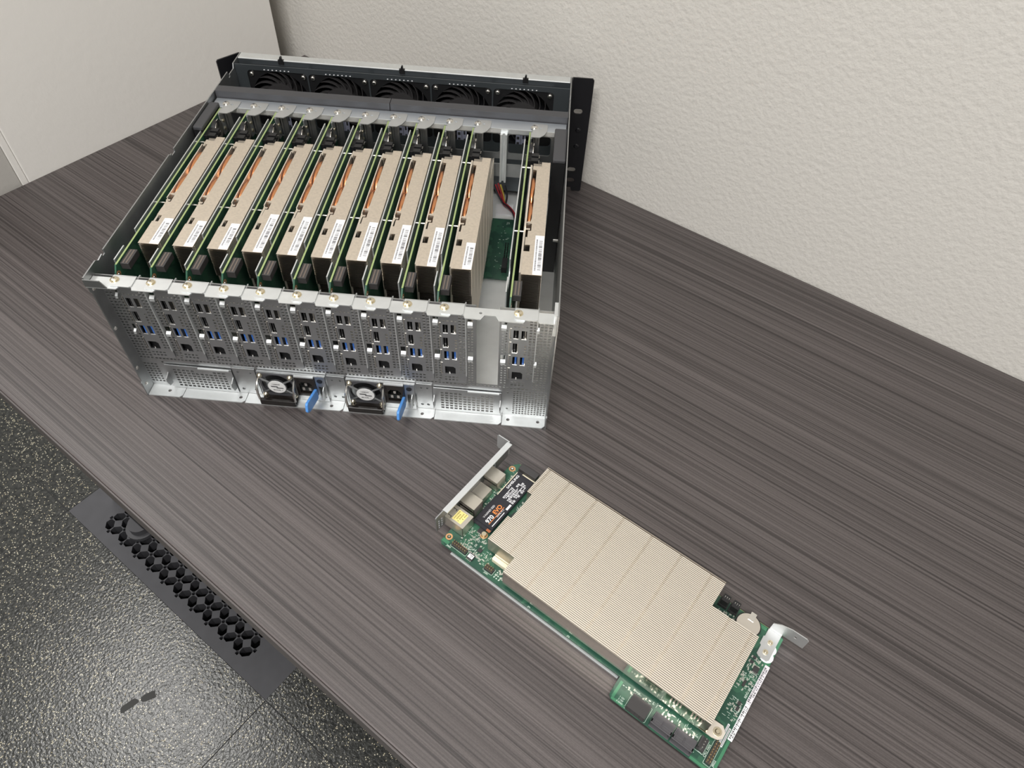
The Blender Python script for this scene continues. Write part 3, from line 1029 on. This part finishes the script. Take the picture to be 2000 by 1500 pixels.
def barcode(label, x0, x1, y0, y1, z, seed, axis='z', text=True):
    random.seed(seed)
    b = MB()
    y = y0
    while y < y1:
        w = random.choice((0.35, 0.35, 0.6, 1.0))
        b.box(x0, x1, y, min(y + w, y1), z, z + 0.06)
        y += w + random.choice((0.45, 0.45, 0.8, 1.2))
    if text:
        y = y0 - 1
        while y < y1 + 1:
            w = random.uniform(0.5, 0.9)
            b.box(x0 - 2.9, x0 - 1.5, y, y + w, z, z + 0.05)
            y += w + random.uniform(0.45, 0.7)
    return b.build('barcode', 'ink', label)


def card_label(card, y1, seed, variant):
    lb = MB().box(16.8, 25.7, 40.4, y1, 115.6, 115.72).build('serial_label', 'white', card)
    lb['variant'] = variant
    barcode(lb, 21.0, 24.3, 47, y1 - 7, 115.72, seed)
    return lb


def make_card(mw):
    c = thing('node_card', '', 'circuit board', mw, 'node cards in the chassis')
    pcb = [(1.5, 1.5), (3, 0), (197, 0), (198.5, -17), (201, -19.6), (291, -19.6), (293.2, -17.5), (293.2, 114), (291, 116), (14, 116), (8, 112.5), (0.5, 112), (0, 110), (0, 3)]
    pcb = [(0, 2.5), (2.5, 0), (197.5, 0), (198.2, -17), (200.8, -19.6), (291, -19.6), (293.2, -17.5), (293.2, 114), (291.5, 115.6), (6, 115.6), (0, 108)]
    po = MB().plate(pcb, [circ(2.6 + 1.2, 9.7, 1.5, 12), circ(4.2, 106.5, 1.5, 12)], 'x', -1.6, 0).build('board', 'pcb', c)
    # bare edge of the board (pale green rim along the top)
    MB().box(-1.65, 0.05, 7, 291, 115.5, 115.75).build('board_edge', 'pcb_edge', po)
    for zz in (9.7, 106.5):
        yy = 3.8 if zz < 50 else 4.2
        MB().plate(circ(yy, zz, 3.4, 22), [circ(yy, zz, 1.9, 16)], 'x', 0, 0.12).build('copper_ring', 'ring', c)
        MB().cyl((yy, zz), 'x', 1.5, -1.0, 0.5, 12, 1.0).build('screw', 'steel', c, smooth=True)
    bpl = [(14, -0.9), (196.5, -0.9), (196.5, 22), (276, 22), (276, 115.4), (60, 115.4), (60, 98), (35, 98), (35, 115.2), (14, 115.2)]
    MB().plate(bpl, [], 'x', -6.4, -5.2).build('back_plate', 'zinc_white', c)
    for y, z in ((108, 112.6), (222, 112.6), (60, 40), (262, 30), (40, 20), (180, 6)):
        MB().cyl((y, z), 'x', 1.1, -5.2, 4.2 if z > 100 else -1.6, 12).build('standoff', 'steel', c, smooth=True)
    heatsink(c)
    bracket(c)
    port_shells(c)
    # board-top connectors
    m2 = MB().box(0, 8.4, 11.5, 32.5, 106.6, 113.6)
    m2o = m2.build('drive_connector', 'conn', c, bevel=0.4)
    MB().box(2.0, 3.4, 12.5, 31.5, 113.6, 113.75).box(5.0, 6.4, 12.5, 31.5, 113.6, 113.75).build('contact_row', 'pins_brown', m2o)
    for y0 in (234, 243.6):
        ho = MB().box(0, 12, y0, y0 + 6.4, 107.0, 114.2).box(0, 4, y0 - 1, y0 + 7.4, 106.5, 114.2).build('fan_header', 'black', c)
        pm = MB()
        for k in range(3):
            pm.box(11, 13.2, y0 + 1.2 + k * 1.9, y0 + 1.8 + k * 1.9, 111, 111.6)
        pm.build('pins', 'steel', ho)
    # coin cell
    bh = MB().cyl((263, 104.5), 'x', 11.2, 0, 4.6, 32).box(0, 4, 253, 273, 92, 100).build('cell_holder', 'black', c, smooth=True)
    MB().cyl((263, 104.5), 'x', 10.2, 4.4, 5.2, 40).build('coin_cell', 'cell', bh, smooth=True)
    MB().box(4.9, 5.7, 260.5, 265.5, 109, 117).build('cell_clip', 'steel', bh)
    # tab bracket at the inner end
    ib = MB().plate([(279.5, 88.5), (281.5, 87), (289, 87), (290.5, 89), (290.5, 114.8), (279, 114.8), (279, 106.5), (278, 106), (278, 98), (279.5, 97)], [], 'x', 0.4, 1.4)
    ib.plate([(2.0, 309), (17.5, 309), (19.2, 307), (19.2, 294), (16, 285), (11, 279.5), (2.0, 279.5)][::-1], [rect(9.5, 12.5, 298.5, 300.5)], 'z', 115.7, 116.6)
    ib.box(0.4, 2.6, 279.5, 290.5, 114.2, 116.2)
    ibo = ib.build('end_bracket', 'zinc_tab', c)
    MB().cyl((287.5, 91.5), 'x', 6.0, 0, 0.15, 24).cyl((288, 99), 'x', 5.0, 0, 0.15, 24).build('solder_pad', 'white', c)
    for z in (103.5, 93.5):
        MB().cyl((285.2, z), 'x', 2.2, 1.4, 2.4, 18).cyl((285.2, z), 'x', 1.5, 2.4, 2.9, 14, 0.9).build('screw', 'brass', ibo, smooth=True)
    # lower connectors
    q = MB().box(0, 8.2, 214, 231, -18.5, -7).box(0, 2.4, 214, 231, -19.2, -18.5).box(7.6, 8.2, 214, 231, -19.2, -18.5)
    for k in range(5):
        y = 214 + k * 4.1
        q.box(2.4, 7.6, y, y + 0.6, -19.2, -18.5)
    q.box(4.8, 5.4, 214, 231, -19.2, -18.5)
    q.build('power_connector', 'conn', c)
    for y0 in (235.2, 254.2):
        q = MB().box(0, 6.6, y0, y0 + 18, -13.5, -7)
        q.box(5.8, 6.6, y0, y0 + 18, -17.2, -13.5).box(0, 1.0, y0, y0 + 18, -18.6, -13.5).box(0, 6.6, y0, y0 + 1.2, -17.2, -13.5).box(0, 6.6, y0 + 16.8, y0 + 18, -17.2, -13.5)
        q.box(6.6, 7.1, y0 + 1.2, y0 + 2.2, -16.8, -8.2).box(6.6, 7.1, y0 + 8.4, y0 + 9.4, -16.8, -10.5).box(6.6, 7.1, y0, y0 + 18, -17.2, -16.2)
        so = q.build('sata_connector', 'sata', c, bevel=0.25)
        pm = MB()
        for k in range(4):
            pm.box(0, 0.9, y0 + 4.6 + k * 2.9, y0 + 5.8 + k * 2.9, -6.8, -3.4)
        pm.build('solder_legs', 'steel', so)
    return c


def detail_card(c):
    """parts that only the card lying on the table shows"""
    header(c, 11, 27.6, 4.2, 9.0, 7, 2)
    header(c, 49.3, 58.3, 4.4, 9.4, 4, 2)
    header(c, 283.4, 287.6, -14.8, 4.2, 2, 8, 3.0)
    h4 = MB().box(0, 3.4, 273.0, 279.2, -10.2, 0.4).box(3.4, 7.5, 273.0, 274.4, -9.6, -0.4).build('fan_header', 'chip', c)
    pm = MB()
    for k in range(4):
        pm.box(3.4, 8, 276.4, 277.0, -8.9 + k * 2.4, -8.3 + k * 2.4)
    pm.build('pins', 'steel', h4)
    wc = MB().box(0, 6, 50.4, 67, 14.6, 18.8).box(0, 6.6, 50.4, 67, 19.2, 24.2).build('cable_connector', 'cream', c, bevel=0.7)
    bx = MB().box(0, 1.6, 29.6, 36.2, 3.2, 9.0).build('bios_chip', 'chip', c)
    lb = MB().box(1.6, 1.7, 30.2, 35.6, 4.2, 8.2).build('chip_label', 'white', bx)
    pr_ = MB()
    put_text(pr_, '730E', 2.0, (1.72, 32.9, 6.9), (0, 1, 0), (0, 0, 1), True)
    put_text(pr_, '1 02', 1.6, (1.72, 32.9, 5.2), (0, 1, 0), (0, 0, 1), True)
    pr_.build('print', 'ink', lb)
    lg = MB()
    for k in range(4):
        lg.box(0, 0.5, 30.2 + k * 1.5, 30.9 + k * 1.5, 2.0, 3.2).box(0, 0.5, 30.2 + k * 1.5, 30.9 + k * 1.5, 9.0, 10.2)
    lg.build('solder_legs', 'steel', bx)

    def chip(y0, y1, z0, z1, legs_z=0, legs_y=0, h=1.1):
        o = MB().box(0, h, y0, y1, z0, z1).build('chip', 'chip', c)
        m_ = MB()
        for k in range(legs_y):
            y = y0 + (k + 0.5) * (y1 - y0) / legs_y
            m_.box(0, 0.4, y - 0.28, y + 0.28, z0 - 1.3, z0).box(0, 0.4, y - 0.28, y + 0.28, z1, z1 + 1.3)
        for k in range(legs_z):
            z_ = z0 + (k + 0.5) * (z1 - z0) / legs_z
            m_.box(0, 0.4, y0 - 1.3, y0, z_ - 0.28, z_ + 0.28).box(0, 0.4, y1, y1 + 1.3, z_ - 0.28, z_ + 0.28)
        if m_.v:
            m_.build('solder_legs', 'steel', o)
    chip(33.5, 37.5, 14.5, 18.2)
    chip(20.8, 26.2, 30.2, 35.2, 0, 5)
    chip(282.8, 287.4, 72.4, 77.8, 0, 4, 1.4)
    chip(281, 283.2, 56, 61.6, 0, 0)
    chip(284.6, 287.0, 40.2, 43.4, 2, 0)
    chip(285.4, 287.6, 35.4, 39.0, 2, 0)
    chip(278.2, 281, 78, 80.4, 2, 0)
    chip(278.6, 281.2, 83, 85.2, 2, 0)
    chip(238.0, 241.6, 96.5, 100.0)
    chip(247.6, 252.2, 98.0, 100.6)
    chip(34, 38.5, 30.2, 33.0, 0, 0, 2)
    chip(33.5, 37.0, 102.2, 105.0, 0, 0)
    chip(47, 50.5, 86.0, 89.0, 0, 2)
    chip(36, 42, 60.0, 68.0, 0, 0, 1.0)
    chip(12.0, 17.5, 104.5, 106.2, 0, 0, 4.5)
    cl = MB().cyl((42.5, 58.5), 'x', 2.9, 0, 6.5, 20).build('electrolytic_capacitor', 'black', c, smooth=True)
    cl = MB().cyl((28.4, 31.0), 'x', 2.2, 0, 3.4, 20).build('drive_standoff', 'brass', c, smooth=True)
    MB().plate(circ(28.4, 31.0, 3.6, 24), [circ(28.4, 31.0, 2.6, 20)], 'x', 0, 0.15).build('copper_ring', 'ring', c)
    # surface-mount specks and print, scattered where the photograph is busy
    random.seed(21)
    sm_, skm = MB(), MB()
    zones = [(14, 38, 9.5, 30, 105), (20, 40, 8, 14, 35), (39, 50, 6, 20, 26), (276.5, 289, 52, 71, 70), (279, 288.5, 26, 45, 34), (277.5, 288, 70.5, 85, 44), (232.5, 256, 91.5, 106, 60), (7, 12.5, 34, 104, 60), (233, 271, -3.2, 1.4, 46),
             (205, 233, -6.4, -1, 30), (33.5, 44, 70, 104, 30), (268, 281, -14, -9, 8), (60, 70, 5.5, 12.5, 22), (10, 13, 60, 100, 24), (8, 17, 92, 111, 24)]
    for y0, y1, z0, z1, n in zones:
        for k in range(n):
            y, z_ = random.uniform(y0, y1), random.uniform(z0, z1)
            a, b = (0.9, 0.5) if random.random() < 0.5 else (0.5, 0.9)
            if random.random() < 0.42:
                sm_.box(0, random.uniform(0.35, 0.7), y - a, y + a, z_ - b, z_ + b)
            elif random.random() < 0.7:
                a *= random.uniform(0.7, 2.2)
                skm.box(0, 0.06, y - a, y + a, z_ - 0.15, z_ + 0.15) if a > b else skm.box(0, 0.06, y - 0.15, y + 0.15, z_ - b * 1.4, z_ + b * 1.4)
            else:
                skm.box(0, 0.06, y - 0.28, y + 0.28, z_ - 0.28, z_ + 0.28)
    o = sm_.build('surface_components', 'smd', c)
    o['kind'] = 'stuff'
    # outlines and lettering
    for y0, y1, z0, z1 in ((10.2, 28.4, 3.4, 9.8), (48.6, 59, 3.6, 10.2), (282.4, 288.6, -15.8, 5.2), (272.2, 280, -11, 1.2), (212.8, 232.2, -19, -5.6)):
        for b_ in ((y0, y0 + .3, z0, z1), (y1 - .3, y1, z0, z1), (y0, y1, z0, z0 + .3), (y0, y1, z1 - .3, z1)):
            skm.box(0, 0.05, *b_)
    YP, ZP = (0, 1, 0), (0, 0, 1)
    put_text(skm, 'CPU_FAN', 2.5, (0.06, 281.4, -6.0), ZP, (0, -1, 0), True)
    put_text(skm, 'REV 1.00', 2.6, (0.06, 287.9, 53.5), ZP, (0, -1, 0), True)
    put_text(skm, 'MBB01', 2.6, (0.06, 287.9, 37.0), ZP, (0, -1, 0), True)
    put_text(skm, 'J8022', 2.4, (0.06, 289.8, -11.0), ZP, (0, -1, 0), True)
    put_text(skm, 'J9001', 2.2, (0.06, 10.0, 1.8), YP, ZP, True)
    put_text(skm, 'J2201', 2.0, (0.06, 53.6, 2.4), YP, ZP, True)
    put_text(skm, 'PWR', 2.4, (0.06, 216.0, -2.2), YP, ZP, True)
    put_text(skm, 'J71', 2.0, (0.06, 103.0, 1.0), YP, ZP, True)
    put_text(skm, 'J72', 2.0, (0.06, 145.0, 1.0), YP, ZP, True)
    put_text(skm, '1 12V', 1.9, (0.06, 208.0, -13.4), YP, ZP, True)
    put_text(skm, '2 12V', 1.9, (0.06, 208.0, -15.5), YP, ZP, True)
    put_text(skm, '3 GND', 1.9, (0.06, 208.0, -17.6), YP, ZP, True)
    for k in range(8):
        skm.cyl((61.5 + 2.6 * (k % 3), 4.2 + 2.6 * (k // 3)), 'x', 0.7, 0, 0.08, 8)
    for k in range(5):
        skm.box(0, 0.06, 203.2 + k * 2.5, 204.6 + k * 2.5, -4.4, -3.9)
    skm.build('silkscreen', 'silk', c)['kind'] = 'stuff'
    # pale trace border of the lower corner
    gm = mat('pale_green_mask', (0.05, 0.19, 0.10), 0.4)
    for a in ((200.0, 202.4, -17.0, -2), (200.6, 213, -19.3, -17.2), (272.5, 292.8, -19.3, -17.0), (290.8, 293, -17.0, 11), (288.4, 293, 82.5, 114), (268, 278, 111.5, 114.8), (0.4, 8, 2.6, 6)):
        MB().box(0, 0.05, *a).build('ground_plane', gm, c)
    # serial stickers along the inner edge
    for y0, z0, z1, sd in ((289.9, 46.2, 84.4, 5), (290.2, 11.6, 46.0, 6)):
        lb = MB().box(0, 0.12, y0, 294.0, z0, z1).build('serial_label', mat('grey_white_label', (0.74, 0.72, 0.76), 0.5) if sd == 5 else 'white', c)
        random.seed(sd)
        m_ = MB()
        z_ = z0 + 1.5
        while z_ < z1 - 2:
            w = random.choice((0.3, 0.5, 0.9))
            m_.box(0.12, 0.16, y0 + 0.5, y0 + 2.0, z_, z_ + w)
            if random.random() < 0.6:
                m_.box(0.12, 0.16, y0 + 2.5, y0 + 3.3, z_, z_ + 0.7)
            z_ += w + random.choice((0.4, 0.6, 0.9))
        m_.build('barcode', 'ink', lb)
    lb = MB().box(0, 0.1, 285.6, 287.3, 5.8, 22.5).box(0, 0.1, 287.9, 289.5, 3.2, 20).build('serial_label', 'white', c)
    m_ = MB()
    for k in range(26):
        m_.box(0.1, 0.14, 285.8, 287.1, 6.4 + k * 0.6, 6.7 + k * 0.6)
        m_.box(0.1, 0.14, 288.1, 289.3, 4.0 + k * 0.6, 4.35 + k * 0.6)
    m_.build('barcode', 'ink', lb)
    # sticker on the network port
    ro = [k for k in kids(c) if k.name.startswith('network_port')][0]
    yl = MB().box(15.9, 16.02, -0.8, 9.8, 19.6, 31.0).build('yellow_sticker', 'yellow', ro)
    m_ = MB()
    random.seed(3)
    for r_ in range(4):
        y = 0.2 + r_ * 2.4
        z_ = 20.6
        while z_ < 30:
            w = random.uniform(0.5, 0.9)
            if random.random() < 0.85:
                m_.box(16.02, 16.06, y, y + 1.2, z_, z_ + w)
            z_ += w + 0.5
    m_.build('print', mat('olive_ink', (0.24, 0.19, 0.05), 0.6), yl)
    MB().box(15.9, 16.0, -6.6, -2.2, 20.6, 21.2).box(15.9, 16.0, -2.8, -2.2, 19.0, 21.2).box(15.9, 16.0, -6.6, -2.2, 29.0, 29.6).box(15.9, 16.0, -2.8, -2.2, 27.4, 29.6).build('spring_slot', 'black', ro)
    # SSD
    sd = MB().box(2.4, 3.2, 11.4, 32.6, 34.6, 107)
    so = sd.build('solid_state_drive', 'ssd', c, label='black drive stick with white and orange print')
    MB().box(3.2, 3.25, 11.6, 12.6, 72, 106.4).box(3.2, 3.25, 11.6, 32.4, 105.2, 106.4).build('drive_edge', 'cream', so)
    MB().box(3.2, 4.2, 12.8, 32.2, 38.0, 104.6).build('drive_label', 'ssd', so)
    MB().box(2.4, 3.3, 27.5, 31.8, 34.6, 37.2).build('drive_end_contacts', mat('copper_print', (0.42, 0.13, 0.05), 0.4), so)
    wt, og = MB(), MB()
    U = (0, -1, 0)
    put_text(wt, 'SAMSUNG', 3.6, (4.24, 15.6, 92.5), ZP, U, True, 1.15)
    put_text(wt, '970', 6.2, (4.24, 23.6, 45.8), ZP, U, True)
    put_text(og, 'EVO', 6.2, (4.24, 23.0, 58.6), ZP, U, True, 0.95)
    put_text(wt, 'V-NAND SSD', 2.9, (4.24, 17.8, 52.0), ZP, U)
    put_text(wt, 'NVMe M.2', 2.4, (4.24, 27.4, 57.0), ZP, U)
    og.box(4.2, 4.24, 26.0, 26.5, 41, 64.5)
    random.seed(12)
    wt.box(4.2, 4.24, 29.6, 30.4, 41, 60)
    wt.box(4.2, 4.24, 28.6, 30.8, 63.5, 70.5)
    for r_, (z0, z1) in enumerate(((72, 86), (72, 93), (72, 98), (72, 96), (72, 94))):
        y = 18.4 + r_ * 2.6
        z_ = z0
        while z_ < z1:
            w = random.uniform(0.8, 2.6)
            if random.random() < 0.9:
                wt.box(4.2, 4.24, y, y + 0.75, z_, z_ + w)
                if random.random() < 0.8:
                    wt.box(4.2, 4.24, y + 1.2, y + 1.9, z_ + 0.2, z_ + w)
            z_ += w + 0.45
    wt.build('white_print', 'white', so)
    og.build('orange_print', 'orange', so)


# build one card with both label lengths, then place the copies
card = make_card(W((XS[0], 22, 44.5)))
card_label(card, 80, 31, 'short')
card_label(card, 99.5, 32, 'long')
for kx in (('near', 8.0, -14.5, 116.6), ('far', 3.6, 300.0, 116.6)):
    q = MB()
    screw_mb(q, (kx[1], kx[2]), 'z', kx[3], 3.3)
    o = q.build('screw', 'brass' if kx[0] == 'near' else 'steel', card, smooth=True)
    o['variant'] = 'mounted'
    MB().box(kx[1] - 1.3, kx[1] + 1.3, kx[2] - 0.25, kx[2] + 0.25, kx[3] + 2.28, kx[3] + 2.36).box(kx[1] - 0.25, kx[1] + 0.25, kx[2] - 1.3, kx[2] + 1.3, kx[3] + 2.28, kx[3] + 2.36).build('recess', 'ink', o)
ORD = ['first', 'second', 'third', 'fourth', 'fifth', 'sixth', 'seventh', 'eighth', 'ninth']
bpy.context.view_layer.update()
kinds = ['short'] * 3 + ['long'] * 6 + ['short', 'long']
labels = ['green node card in the first chassis slot, beside the left side wall']
labels += ['green node card with fin heatsink, %s from the left chassis wall' % ORD[i] for i in range(1, 9)]
labels += ['green node card bordering the empty slot, its whole heatsink flank in view',
           'green node card standing alone between the empty slot and right chassis wall']
cards = [card]
for i in range(1, 11):
    c = copy_tree(card, None, ('long',) if kinds[i] == 'short' else ('short',))
    c.matrix_world = W((XS[i], 22, 44.5))
    c['label'] = labels[i]
    cards.append(c)
card['label'] = labels[0]

# the pulled card on the table: X up, Y along the table, Z towards the wall
org = CH_M @ Vector((0.3375, -0.1443, 0.0065))
ang = CH_ANG + math.radians(-32.8)
R3 = Matrix(((0, math.cos(ang), -math.sin(ang)), (0, math.sin(ang), math.cos(ang)), (1, 0, 0))).to_4x4()
loose = copy_tree(card, None, ('long', 'short', 'mounted'))
loose.matrix_world = Matrix.Translation(org) @ R3
del loose['group']
loose['label'] = 'loose green circuit board with broad finned heatsink lying flat on the table'
detail_card(loose)
for k in kids(card):
    if k.get('variant') == 'long':
        for q in kids(k):
            bpy.data.objects.remove(q)
        bpy.data.objects.remove(k)

# ------------------------------------------------------------------ cable in the empty slot
cb = thing('power_cable', 'red, yellow and black wire bundle behind the empty slot', 'cable', CH_M)


def bez(pts, n=8):
    out = []
    for i in range(len(pts) - 1):
        p0 = Vector(pts[max(i - 1, 0)]); p1 = Vector(pts[i]); p2 = Vector(pts[i + 1]); p3 = Vector(pts[min(i + 2, len(pts) - 1)])
        for k in range(n):
            t_ = k / n
            out.append(0.5 * ((2 * p1) + (p2 - p0) * t_ + (2 * p0 - 5 * p1 + 4 * p2 - p3) * t_ ** 2 + (3 * p1 - p0 - 3 * p2 + p3) * t_ ** 3))
    out.append(Vector(pts[-1]))
    return out


for nm, m_, dx, dz in (('red_wire', 'red', 0, 0), ('yellow_wire', 'yellow_wire', 3.2, 0.4), ('black_wire', 'black_wire', 6.0, -0.3), ('red_wire', 'red', 1.6, 2.2), ('black_wire', 'black_wire', -1.6, 1.8)):
    sp = dx * 2.2
    MB().tube(bez([(338 + sp, 404, 22 + dz), (345 + sp * 0.8, 390, 15 + dz), (352 + dx * 0.5, 378, 9 + dz), (358 + dx * 0.4, 368, 12 + dz), (367 + dx * 0.3, 352, 14 + dz), (371.5 + dx * 0.3, 334, 13 + dz), (372.5 + dx * 0.3, 318, 12)]), 1.35, 8).build(nm, m_, cb, smooth=True)
MB().box(370, 379, 306, 320, 6.0, 14).build('plug', 'cream', cb, bevel=0.6)
tm_ = MB().box(342, 366, 362, 384, 1.5, 4.5)
tag(tm_.build('cable_tie_mount', 'white'), 'white square adhesive mount holding the wire bundle to the chassis floor', 'cable mount').matrix_world = CH_M
